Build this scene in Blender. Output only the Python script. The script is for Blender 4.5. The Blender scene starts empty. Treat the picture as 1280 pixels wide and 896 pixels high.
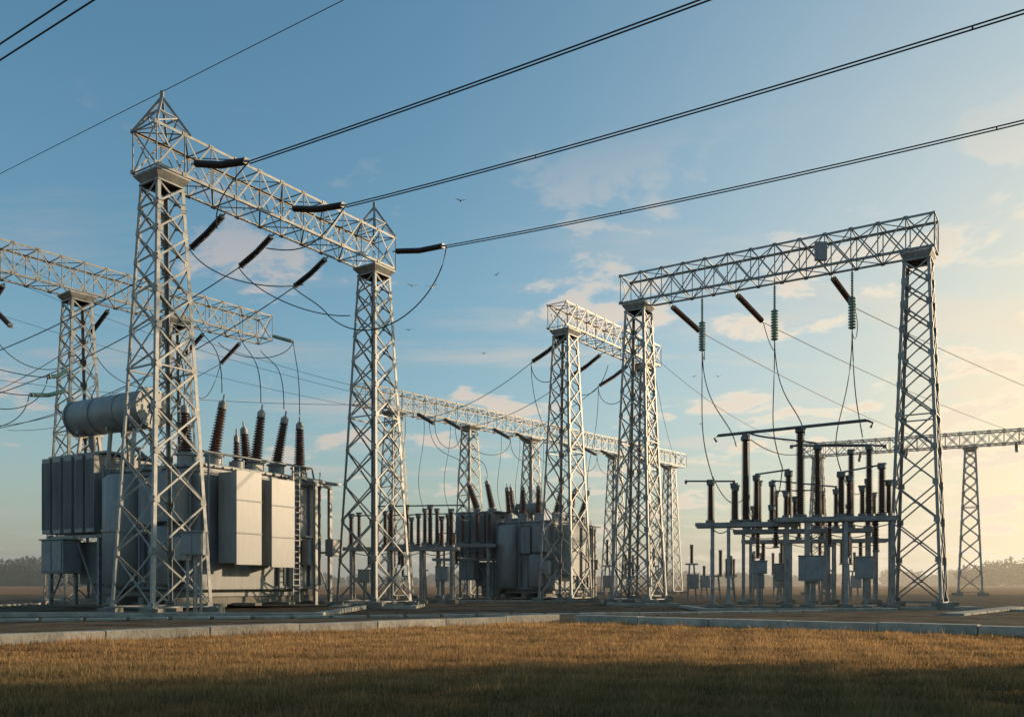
import bpy, math, random
import numpy as np
from mathutils import Vector, Matrix
random.seed(7); rng=np.random.default_rng(11)
scene=bpy.context.scene
V=Vector
# ------------------------------------------------------------------ materials
def newmat(name):
    m=bpy.data.materials.new(name); m.use_nodes=True
    nt=m.node_tree; b=nt.nodes['Principled BSDF']; return m,nt,b
def noisy(name,c1,c2,scale=3.0,rough=0.6,metal=0.0,detail=6,bump=0.0,stretch=(1,1,1),rlo=None,spec=0.5,coord='Object',bscale=None,lo=0.35,hi=0.68,island=0.0,streak=None):
    m,nt,b=newmat(name); N=nt.nodes; L=nt.links
    tc=N.new('ShaderNodeTexCoord'); mp=N.new('ShaderNodeMapping'); mp.inputs['Scale'].default_value=stretch
    L.new(tc.outputs[coord],mp.inputs[0])
    no=N.new('ShaderNodeTexNoise'); no.inputs['Scale'].default_value=scale; no.inputs['Detail'].default_value=detail
    no.inputs['Roughness'].default_value=0.65
    L.new(mp.outputs[0],no.inputs['Vector'])
    cr=N.new('ShaderNodeValToRGB'); cr.color_ramp.elements[0].position=lo; cr.color_ramp.elements[1].position=hi
    cr.color_ramp.elements[0].color=(*c1,1); cr.color_ramp.elements[1].color=(*c2,1)
    L.new(no.outputs['Fac'],cr.inputs[0]); out=cr.outputs[0]
    if streak:   # vertical weathering runs
        mp2=N.new('ShaderNodeMapping'); mp2.inputs['Scale'].default_value=(5,5,.22); L.new(tc.outputs[coord],mp2.inputs[0])
        n3=N.new('ShaderNodeTexNoise'); n3.inputs['Scale'].default_value=1.6; n3.inputs['Detail'].default_value=8; L.new(mp2.outputs[0],n3.inputs['Vector'])
        r3=N.new('ShaderNodeMapRange'); r3.inputs['From Min'].default_value=.56; r3.inputs['From Max'].default_value=.76; r3.inputs['To Max'].default_value=.55; L.new(n3.outputs['Fac'],r3.inputs['Value'])
        mx=N.new('ShaderNodeMix'); mx.data_type='RGBA'; L.new(r3.outputs[0],mx.inputs[0]); L.new(out,mx.inputs[6]); mx.inputs[7].default_value=(*streak,1); out=mx.outputs[2]
    if island>0:
        g=N.new('ShaderNodeNewGeometry'); r4=N.new('ShaderNodeMapRange'); r4.inputs['To Min'].default_value=1-island; r4.inputs['To Max'].default_value=1+island
        L.new(g.outputs['Random Per Island'],r4.inputs['Value'])
        vm=N.new('ShaderNodeVectorMath'); vm.operation='SCALE'; L.new(out,vm.inputs[0]); L.new(r4.outputs[0],vm.inputs['Scale']); out=vm.outputs[0]
    L.new(out,b.inputs['Base Color'])
    b.inputs['Metallic'].default_value=metal; b.inputs['Specular IOR Level'].default_value=spec
    mr=N.new('ShaderNodeMapRange'); mr.inputs['To Min'].default_value=rough if rlo is None else rlo; mr.inputs['To Max'].default_value=rough
    L.new(no.outputs['Fac'],mr.inputs['Value']); L.new(mr.outputs[0],b.inputs['Roughness'])
    if bump>0:
        n2=N.new('ShaderNodeTexNoise'); n2.inputs['Scale'].default_value=bscale or scale*4; n2.inputs['Detail'].default_value=5
        L.new(mp.outputs[0],n2.inputs['Vector'])
        bp=N.new('ShaderNodeBump'); bp.inputs['Strength'].default_value=bump; bp.inputs['Distance'].default_value=0.05
        L.new(n2.outputs['Fac'],bp.inputs['Height']); L.new(bp.outputs[0],b.inputs['Normal'])
    return m
STEEL=noisy('galvanised_steel',(.19,.188,.177),(.37,.36,.335),2.3,0.6,0.15,rlo=.42,island=.18)
PAINT=noisy('grey_tank_paint',(.15,.16,.165),(.26,.265,.26),0.9,0.55,0.0,rlo=.38,stretch=(1.5,1.5,.35),bump=.08,bscale=3,streak=(.10,.085,.07),island=.06)
PAINT2=noisy('radiator_paint',(.20,.205,.20),(.31,.305,.29),1.3,0.5,0.0,rlo=.36,stretch=(1.5,1.5,.3),bump=.05,bscale=3,streak=(.13,.105,.08),island=.07)
PORC=noisy('brown_porcelain',(.055,.022,.015),(.12,.048,.03),3,0.3,0.0,rlo=.2)
DARKINS=noisy('dark_insulator',(.02,.013,.011),(.045,.028,.022),3,0.45,0.0,rlo=.3)
GLASS=noisy('green_glass_insulator',(.16,.27,.23),(.28,.40,.34),3,0.25,0.0,rlo=.12)
WIRE=noisy('aluminium_conductor',(.02,.022,.025),(.045,.045,.05),2,0.6,0.2)
CONC=noisy('concrete',(.17,.155,.13),(.31,.285,.24),1.2,0.95,0.0,bump=.35,detail=10,bscale=9,spec=.15)
KCONC=noisy('kerb_concrete',(.28,.255,.21),(.52,.47,.39),1.6,0.95,0.0,bump=.4,detail=10,bscale=9,spec=.2,island=.1)
ALU=noisy('busbar_metal',(.10,.10,.10),(.18,.18,.18),2,0.5,0.3)
CAB=noisy('cabinet_paint',(.22,.225,.22),(.31,.31,.295),2,0.5,0.0,streak=(.14,.11,.08))
# ------------------------------------------------------------------ mesh builder
class MB:
    def __init__(s): s.v=[]; s.f=[]; s.sm=[]
    def add(s,vs,fs,smooth=False):
        o=len(s.v); s.v.extend([tuple(p) for p in vs]); s.f.extend([tuple(i+o for i in f) for f in fs]); s.sm.extend([smooth]*len(fs))
    def bar(s,p,q,w,h=None,up=None):
        p=V(p);q=V(q);h=h or w; d=(q-p)
        if d.length<1e-6: return
        d.normalize(); up=V(up) if up is not None else (V((0,0,1)) if abs(d.z)<.9 else V((1,0,0)))
        x=d.cross(up).normalized()*w/2; y=x.cross(d).normalized()*h/2
        vs=[p-x-y,p+x-y,p+x+y,p-x+y,q-x-y,q+x-y,q+x+y,q-x+y]
        s.add(vs,[(3,2,1,0),(4,5,6,7),(0,1,5,4),(1,2,6,5),(2,3,7,6),(3,0,4,7)])
    def angle(s,p,q,w,dx,dy,t=0.022):
        p=V(p);q=V(q);dx=V(dx);dy=V(dy)
        prof=[V((0,0,0)),dx*w,dx*w+dy*t,dx*t+dy*t,dx*t+dy*w,dy*w]
        vs=[p+a for a in prof]+[q+a for a in prof]; n=6
        s.add(vs,[(i,(i+1)%n,(i+1)%n+n,i+n) for i in range(n)]+[(0,3,2,1),(0,5,4,3),(6,7,8,9),(6,9,10,11)])
    def box(s,x0,x1,y0,y1,z0,z1):
        vs=[(x0,y0,z0),(x1,y0,z0),(x1,y1,z0),(x0,y1,z0),(x0,y0,z1),(x1,y0,z1),(x1,y1,z1),(x0,y1,z1)]
        s.add(vs,[(3,2,1,0),(4,5,6,7),(0,1,5,4),(1,2,6,5),(2,3,7,6),(3,0,4,7)])
    def lathe(s,p,q,prof,n=14,smooth=True):
        p=V(p);q=V(q);d=q-p; L=d.length; d.normalize()
        up=V((0,0,1)) if abs(d.z)<.9 else V((1,0,0)); x=d.cross(up).normalized(); y=x.cross(d).normalized()
        vs=[];fs=[]
        for t,r in prof:
            c=p+d*(t*L)
            for i in range(n):
                a=2*math.pi*i/n; vs.append(c+x*(math.cos(a)*r)+y*(math.sin(a)*r))
        m=len(prof)
        for k in range(m-1):
            for i in range(n):
                j=(i+1)%n; fs.append((k*n+i,k*n+j,(k+1)*n+j,(k+1)*n+i))
        s.add(vs,fs,smooth)
        s.add(vs[:n],[tuple(range(n-1,-1,-1))]); s.add(vs[-n:],[tuple(range(n))])
    def cyl(s,p,q,r,n=14,r2=None,smooth=True):
        s.lathe(p,q,[(0,r),(1,r if r2 is None else r2)],n,smooth)
    def ribs(s,p,q,r,rc,n,sides=14,taper=1.0):
        prof=[]
        for i in range(n):
            k=1+(taper-1)*i/n
            a=i/n; b=1/n
            prof+=[(a,rc*k),(a+.30*b,rc*k),(a+.42*b,r*k),(a+.60*b,r*k*.97)]
        prof.append((1,rc*taper))
        s.lathe(p,q,prof,sides,False)
    def tube(s,pts,r,n=6):
        pts=[V(p) for p in pts]; vs=[];fs=[]
        for k,c in enumerate(pts):
            d=(pts[min(k+1,len(pts)-1)]-pts[max(k-1,0)]).normalized()
            up=V((0,0,1)) if abs(d.z)<.95 else V((1,0,0)); x=d.cross(up).normalized(); y=x.cross(d).normalized()
            for i in range(n):
                a=2*math.pi*i/n; vs.append(c+x*(math.cos(a)*r)+y*(math.sin(a)*r))
        for k in range(len(pts)-1):
            for i in range(n):
                j=(i+1)%n; fs.append((k*n+i,k*n+j,(k+1)*n+j,(k+1)*n+i))
        s.add(vs,fs,True)
    def obj(s,name,mat,parent=None,bevel=0,loc=None):
        me=bpy.data.meshes.new(name); me.from_pydata(s.v,[],s.f); me.polygons.foreach_set('use_smooth',s.sm); me.materials.append(mat); me.update()
        o=bpy.data.objects.new(name,me); scene.collection.objects.link(o)
        if parent: o.parent=parent
        if loc: o.location=loc
        if bevel:
            b=o.modifiers.new('bevel','BEVEL'); b.width=bevel; b.segments=2; b.limit_method='ANGLE'; b.angle_limit=math.radians(50)
        return o
def empty(name,loc=(0,0,0),rz=0,scale=(1,1,1)):
    e=bpy.data.objects.new(name,None); e.location=loc; e.rotation_euler=(0,0,rz); e.scale=scale; scene.collection.objects.link(e); return e
def catenary(p,q,sag,n=24):
    p=V(p);q=V(q); return [p.lerp(q,i/n)-V((0,0,4*sag*(i/n)*(1-i/n))) for i in range(n+1)]
def wire(name,p,q,sag,r=.03,pair=0,parent=None,n=28):
    mb=MB(); pts=catenary(p,q,sag,n); mb.tube(pts,r)
    if pair:
        mb.tube([a+V((0,0,-pair)) for a in pts],r)
        for k in range(4,n,6): mb.bar(pts[k],pts[k]-V((0,0,pair)),.04)
    return mb.obj(name,WIRE,parent)
def bez(p,c1,c2,q,n=22):
    p,c1,c2,q=map(V,(p,c1,c2,q)); out=[]
    for i in range(n+1):
        t=i/n; out.append(p*(1-t)**3+c1*3*t*(1-t)**2+c2*3*t*t*(1-t)+q*t**3)
    return out
# ------------------------------------------------------------------ lattice steelwork
def corners(cx,cy,a,s,z):
    b=V((a.y,-a.x)); c=V((cx,cy)); out=[]
    for i,j in ((-1,-1),(1,-1),(1,1),(-1,1)):
        p=c+a*(s*i)+b*(s*j); out.append(V((p.x,p.y,z)))
    return out
def tower(mb,ft,cx,cy,a,s0,s1,H,legw=.2,dw=.1,npan=11):
    b=V((a.y,-a.x))
    dirs=[(a,b),(-a,b),(-a,-b),(a,-b)]
    c0=corners(cx,cy,a,s0,0.2); c1=corners(cx,cy,a,s1,H)
    for k in range(4):
        d1=V((*dirs[k][0],0)); d2=V((*dirs[k][1],0))
        mb.angle(c0[k],c1[k],legw,d1,d2,.03)
        mb.box(c0[k].x-.22,c0[k].x+.22,c0[k].y-.22,c0[k].y+.22,.36,.40)
        ft.box(c0[k].x-.42,c0[k].x+.42,c0[k].y-.42,c0[k].y+.42,-.1,.36)
    lv=[0.4]; w=[s0+(s1-s0)*i/(npan-1) for i in range(npan)]; tot=sum(w)
    for x in w: lv.append(lv[-1]+(H-.4)*x/tot)
    def at(z): return corners(cx,cy,a,s0+(s1-s0)*(z-.2)/(H-.2),z)
    for i in range(npan):
        A=at(lv[i]); B=at(lv[i+1])
        for k in range(4):
            j=(k+1)%4
            nrm=((A[k]+A[j])/2-V((cx,cy,lv[i]))).normalized()
            for (p,q,o) in ((A[k],B[j],-.02),(A[j],B[k],.02)):
                mb.bar(p+nrm*o,q+nrm*o,dw,.015,up=nrm)
                d=(q-p).normalized(); sd=nrm.cross(d).normalized()*(dw/2-.008)
                mb.bar(p+nrm*(o-dw*.4)+sd,q+nrm*(o-dw*.4)+sd,.015,dw*.8,up=nrm)
            if i in (0,npan//2): mb.bar(A[k],A[j],dw,dw*.8)
            if i==npan-1: mb.bar(B[k],B[j],dw,dw*.8)
            m=(A[k]+A[j]+B[k]+B[j])/4
            mb.bar(m-nrm*.045,m+nrm*.045,dw*1.7,dw*1.7)
            for P,sg in ((A[k],1),(A[j],-1)):
                e=(A[j]-A[k]).normalized()*sg
                c=P+e*.16+V((0,0,.05)); mb.bar(c+nrm*.005,c+nrm*.03,.26,.30)
def beam(mb,p,q,z0,z1,s,cw=.14,dw=.085,n=None):
    p=V(p);q=V(q); a=(q-p).normalized(); b=V((a.y,-a.x)); L=(q-p).length; n=n or max(2,int(round(L/1.45)))
    def pt(i,sd,z): c=p+a*(L*i/n)+b*(s*sd); return V((c.x,c.y,z))
    A3=V((a.x,a.y,0)); B3=V((b.x,b.y,0))
    for sd in (-1,1):
        mb.angle(pt(0,sd,z0),pt(n,sd,z0),cw,-B3*sd,V((0,0,1)),.03)
        mb.angle(pt(0,sd,z1),pt(n,sd,z1),cw,-B3*sd,V((0,0,-1)),.03)
        for i in range(n+1):
            mb.bar(pt(i,sd,z0),pt(i,sd,z1),dw*.8,dw*.6)
            if i<n:
                mb.bar(pt(i,sd,z0)+B3*.02,pt(i+1,sd,z1)+B3*.02,dw,.02,up=B3)
                mb.bar(pt(i,sd,z1)-B3*.02,pt(i+1,sd,z0)-B3*.02,dw,.02,up=B3)
                for zz in (z0+.06,z1-.06): mb.bar(pt(i,sd,zz)-B3*sd*.02,pt(i,sd,zz)+B3*sd*.03,.24,.2)
    for i in range(n+1):
        for z in (z0,z1): mb.bar(pt(i,-1,z+(.03 if z==z0 else -.03)),pt(i,1,z+(.03 if z==z0 else -.03)),dw*.8,dw*.6)
        if i<n:
            sg=1 if i%2 else -1
            mb.bar(pt(i,-sg,z0+.06),pt(i+1,sg,z0+.06),dw*.9,.03,up=(0,0,1))
            mb.bar(pt(i,sg,z1-.06),pt(i+1,-sg,z1-.06),dw*.9,.03,up=(0,0,1))
    for i in (0,n):
        mb.bar(pt(i,-1,z0),pt(i,1,z1),dw,.03,up=A3); mb.bar(pt(i,1,z0),pt(i,-1,z1),dw,.03,up=A3)
def cap(mb,cx,cy,a,s1,s,z0,z1):
    A=corners(cx,cy,a,s1*.85,z0); B=corners(cx,cy,a,s,z1-.05); C_=corners(cx,cy,a,s,z1-.13)
    for k in range(4):
        j=(k+1)%4; mb.add([A[k],A[j],C_[j],C_[k]],[(0,1,2,3)])
    mb.add(C_+B,[(3,2,1,0),(4,5,6,7)]+[(k,(k+1)%4,(k+1)%4+4,k+4) for k in range(4)])
def peak(mb,cx,cy,a,s,z,zt):
    A=corners(cx,cy,a,s,z); T=V((cx,cy,zt))
    for k in range(4):
        j=(k+1)%4; mb.bar(A[k],T,.10)
        M=[A[i].lerp(T,.45) for i in range(4)]
        mb.bar(M[k],M[j],.06); mb.bar(A[k],M[j],.05); mb.bar(A[j],M[k],.05)
    mb.bar(T-V((0,0,.1)),T+V((0,0,.28)),.14)
def gantry(p,q,towers,z0=20.4,z1=22.4,s=.9,s0=1.6,s1=.7,peaks=(),pz=24.1,ext=0.9,thin=1.0,npan=11):
    p=V(p);q=V(q);a=(q-p).normalized()
    root=empty('steel_lattice_gantry',(p.x,p.y,0))
    mb=MB();ft=MB()
    for t in towers:
        c=p+a*t; tower(mb,ft,c.x,c.y,a,s0,s1,z0-.5,.17*thin,.085*thin,npan=npan)
        cap(mb,c.x,c.y,a,s1,s,z0-.5,z0)
    for t in peaks:
        c=p+a*t; peak(mb,c.x,c.y,a,s,z1,pz)
    beam(mb,p-a*ext,q+a*ext,z0,z1,s,.13*thin,.075*thin)
    off=(-p.x,-p.y,0)
    mb.obj('lattice_frame',STEEL,root,loc=off); ft.obj('concrete_footings',CONC,root,loc=off)
    return root,a,V((a.y,-a.x)),off
def istring(mb,hw,p,q,r=.15,n=None,droop=.0):
    p=V(p);q=V(q);d=(q-p);L=d.length
    a=p+d*(.08); b=q-d*(.06); nn=n or int(L/.15)
    if droop:
        m=(a+b)/2-V((0,0,droop)); mb.ribs(a,m,r,r*.6,nn//2,10); mb.ribs(m,b,r,r*.6,nn//2,10)
    else: mb.ribs(a,b,r,r*.6,nn,10)
    hw.bar(p,a,.06); hw.bar(b,q,.08); hw.bar(a-d*.01,a+d*.015,.22); hw.bar(b-d*.015,b+d*.01,.26)
# --- gantry A (foreground left)
A,aA,bA,offA=gantry((-16.3,41),(-8.3,53),(0,14.42),peaks=(0,14.42))
ins=MB();hw=MB();jw=MB()
def ptA(s,side,z): c=V((-16.3,41))+aA*s+bA*side; return V((c.x,c.y,z))
b3=V((bA.x,bA.y,0))
lineends=[]
for s,z,dz in ((.9,21.1,-.95),(6.9,21.1,-.75),(15.0,21.4,-.5)):
    p=ptA(s,.95,z); q=p+b3*4.1+V((0,0,dz)); istring(ins,hw,p,q,.17,droop=.12); lineends.append(q)
backends=[]
for s in (4.2,7.4,11.4):
    p=ptA(s,-.8,20.35); q=p-b3*2.9+V((0,0,-1.25)); istring(ins,hw,p,q,.17,droop=.08); backends.append(q)
jw.tube(bez(lineends[2],lineends[2]+V((-.2,0,-3)),ptA(13,1.5,14.5),ptA(12.2,-1.5,17.2)),.035)
jw.tube(bez(ptA(12.2,-1.5,17.2),ptA(11.8,-2,18.0),backends[2]+V((1,0,-.8)),backends[2]),.035)
jw.tube(bez(backends[0],backends[0]+V((1.2,0,-1.8)),ptA(8,-1.5,17.6),ptA(9.5,-.8,18.2)),.03)
jw.tube(bez(backends[1],backends[1]+V((1.0,0,-1.6)),ptA(11,-1.5,16.8),ptA(13.2,-.8,17.4)),.03)
jw.tube(bez(lineends[1],lineends[1]+V((-1.5,.5,-1.8)),ptA(8.5,.5,19.3),ptA(7.2,-1.2,19.6)),.03)
jw.tube(bez(lineends[0],lineends[0]+V((-1.5,.5,-1.2)),ptA(2.5,.5,19.6),ptA(4.0,-1.2,19.6)),.03)
for nme,m_,mt in (('insulator_strings',ins,DARKINS),('string_fittings',hw,STEEL),('jumper_wires',jw,WIRE)): m_.obj(nme,mt,A,loc=offA)
for q,dz,sg in zip(lineends,(.8,1.5,.6),(1.0,1.5,1.5)):
    wire('overhead_power_line',q,q+b3*78+V((0,0,dz)),sg,.028,pair=.12)
bk=[(34,-1.5,1.0),(36,-3.0,1.2),(36,-4.0,1.4)]
for q,(l,dz,sg) in zip(backends,bk):
    wire('overhead_power_line',q,q-b3*l+V((0,0,dz-1)),sg,.03)
ap=V((-16.3,41,24.35)); wire('overhead_ground_wire',ap-b3*60,ap+b3*70,0.0,.016)
wire('overhead_power_line',(-17.6-33,30.2+22,20.4),(-17.6+50,30.2-33.4,20.4),.5,.03)
wire('overhead_power_line',(-18.1-33,30.9+22,20.3),(-18.1+50,30.9-33.4,20.3),.6,.03)
# --- gantry B (left, behind)
B,aB,bB,offB=gantry((-36.0,48.6),(-20.2,68.5),(1.5,11.9,18.8),s0=1.55,s1=.7,ext=1.2,thin=.95)
ins=MB();hw=MB();jw=MB();gl=MB()
def ptB(s,side,z): c=V((-36.0,48.6))+aB*s+bB*side; return V((c.x,c.y,z))
bB3=V((bB.x,bB.y,0)); bends=[]
for s in (7.8,14.5,21.8,25.0):
    p=ptB(s,-.9,20.3); q=p-bB3*2.8+V((0,0,-1.3)); istring(ins,hw,p,q,.16); bends.append(q)
p=ptB(6.5,.9,18.0); q=p+bB3*2.4+V((0,0,-1.5)); istring(ins,hw,p,q,.16); hw.bar(ptB(6.5,.9,20.4),p,.05)
fr=[]
for s,z in ((9.3,14.9),(8.2,13.6)):
    p=ptB(11.0,.7,z+.3); q=ptB(s,1.6,z-.6); istring(gl,hw,p,q,.14,droop=.15); fr.append(q)
for q in fr:
    jw.tube(bez(q,q+V((-.3,0,-2.6)),q+V((-3.2,-2,-3.2)),q+V((-5.5,-3,-.2))),.028)
    jw.tube(bez(q,q+V((-1.5,-1,-.2)),q+V((-4,-2,.6)),q+V((-7,-4,1.4))),.028)
p=ptB(26.6,.9,20.8); q=p+bB3*2.6+V((0,0,-.9)); istring(gl,hw,p,q,.15); gq=q
jw.tube(bez(gq,gq+V((-.5,0,-1.6)),ptB(24,.2,18.2),ptB(22.5,-.2,19.6)),.03)
for k in range(len(bends)-1):
    jw.tube(bez(bends[k],bends[k]+V((.5,0,-4)),bends[k+1]+V((-1,0,-4)),bends[k+1]),.028)
for nme,m_,mt in (('insulator_strings',ins,DARKINS),('string_fittings',hw,STEEL),('jumper_wires',jw,WIRE),('glass_strings',gl,GLASS)): m_.obj(nme,mt,B,loc=offB)
for q in bends: wire('overhead_power_line',q,q-bB3*40+V((0,0,-1)),1.5,.025)
# --- gantry C (middle distance)
C,aC,bC,offC=gantry((-12.4,78.2),(22.0,118.6),(2.5,12.6,22.3,38.5,51.6),z0=17.1,z1=18.9,s=.85,s0=1.3,s1=.6,ext=1.5,thin=1.0,npan=10)
ins=MB();hw=MB();jw=MB()
def ptC(s,side,z): c=V((-12.4,78.2))+aC*s+bC*side; return V((c.x,c.y,z))
bC3=V((bC.x,bC.y,0)); prev=None
for s in (4.5,8,15,18.5,26,30,34,42,46):
    p=ptC(s,.9,17.1); q=p+bC3*2.4+V((0,0,-1.3)); istring(ins,hw,p,q,.18,12)
    if prev is not None: jw.tube(bez(prev,prev+V((0,0,-2.6)),q+V((0,0,-2.6)),q),.03)
    prev=q
for k,s in enumerate((3.6,6,9.5,11,17,20,24,28,32)):
    p=ptC(s,.3,17.1); jw.tube(bez(p,p+V((.4,0,-4)),p+V((-1.2-.3*(k%3),-2,-6)),p+V((1.0,-3,-10.5))),.026)
for nme,m_,mt in (('insulator_strings',ins,DARKINS),('string_fittings',hw,STEEL),('jumper_wires',jw,WIRE)): m_.obj(nme,mt,C,loc=offC)
# --- gantry D
D,aD,bD,offD=gantry((4.0,66.0),(11.7,76.6),(0,12.6),z0=20.4,z1=22.2,s=.85,s0=1.5,s1=.7,ext=1.1)
ins=MB();hw=MB();jw=MB()
def ptD(s,side,z): c=V((4.0,66.0))+aD*s+bD*side; return V((c.x,c.y,z))
bD3=V((bD.x,bD.y,0)); dends=[]
for s in (1.2,7.0,11.6):
    p=ptD(s,-.85,20.3); q=p-bD3*3.1+V((0,0,-1.5)); istring(ins,hw,p,q,.19,droop=.1); dends.append(q)
    jw.tube(bez(q,q+V((0,0,-2.0)),q+V((2.2,-1,-2.6)),q+V((3.0,-1.5,.6))),.03)
for nme,m_,mt in (('insulator_strings',ins,DARKINS),('string_fittings',hw,STEEL),('jumper_wires',jw,WIRE)): m_.obj(nme,mt,D,loc=offD)
for q,t in zip(dends,((-9.0,82.5,16.8),(-5.2,87,16.8),(-1.0,92,16.8))): wire('overhead_power_line',q,t,.9,.026)
wire('overhead_power_line',ptD(12.6,.9,21),(36.5,108,18.2),1.5,.022)
wire('overhead_power_line',ptD(13.6,.4,20.4),(22,118.6,18.2),1.0,.022)
# --- gantry E (right)
E,aE,bE,offE=gantry((8.6,59.8),(23.3,50.5),(0,17.4),z0=20.35,z1=22.3,s=.85,s0=1.42,s1=.72,ext=.95)
ins=MB();hw=MB();gl=MB();jw=MB()
def ptE(s,side,z): c=V((8.6,59.8))+aE*s+bE*side; return V((c.x,c.y,z))
eends=[]
for s in (1.9,6.4,12.4):
    p=ptE(s,-.9,20.3); q=p+V((.62,.78,0))*4.6+V((0,0,-.85)); istring(ins,hw,p,q,.19); eends.append(q)
drops=[]
for s in (4.5,9.2,13.8):
    p=ptE(s,0,20.3); m=p-V((0,0,1.8)); q=p-V((0,0,3.7))
    hw.bar(p+V((0,0,.2)),m,.05); gl.ribs(p-V((0,0,.3)),m,.09,.05,10,8); gl.ribs(m,q,.24,.12,11,12); drops.append(q)
for q,dq in zip(eends,drops):
    jw.tube(bez(q,q+V((.4,0,-1.6)),dq+V((.3,.5,-1.2)),dq),.028)
for nme,m_,mt in (('insulator_strings',ins,PORC),('string_fittings',hw,STEEL),('glass_strings',gl,GLASS),('jumper_wires',jw,WIRE)): m_.obj(nme,mt,E,loc=offE)
eb=MB(); c=ptE(12.2,.92,21.3); eb.box(c.x-.35,c.x+.35,c.y-.12,c.y+.12,20.7,21.8); eb.obj('junction_box',CAB,E,loc=offE,bevel=.02)
for q,t in zip(eends,((49.5,101.4,17.2),(58,96.8,17.2),(67,92,17.2))): wire('overhead_power_line',q,t,.6,.024)
# --- gantry F (far right)
F,aF,bF,offF=gantry((36.5,108),(72,89.1),(1,17.5,36),z0=16.9,z1=18.5,s=.8,s0=1.3,s1=.6,ext=1.2,thin=1.05,npan=10)
ins=MB();hw=MB()
for s in (6,11,22,27,31):
    c=V((36.5,108))+aF*s+bF*.9; p=V((c.x,c.y,16.9)); istring(ins,hw,p,p+V((bF.x*1.6,bF.y*1.6,-1.2)),.17,11)
ins.obj('insulator_strings',DARKINS,F,loc=offF); hw.obj('string_fittings',STEEL,F,loc=offF)
for p,q,sg in (((-62,92,40.0),(-1,91.5,18.9),3),((-62,95,37.5),(6,99,18.9),3),((-70,100,36),(14,108,18.9),3.2),((-60,80,22),(-6,85.5,18.9),1.5)):
    wire('overhead_power_line',p,q,sg,.022)
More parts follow.
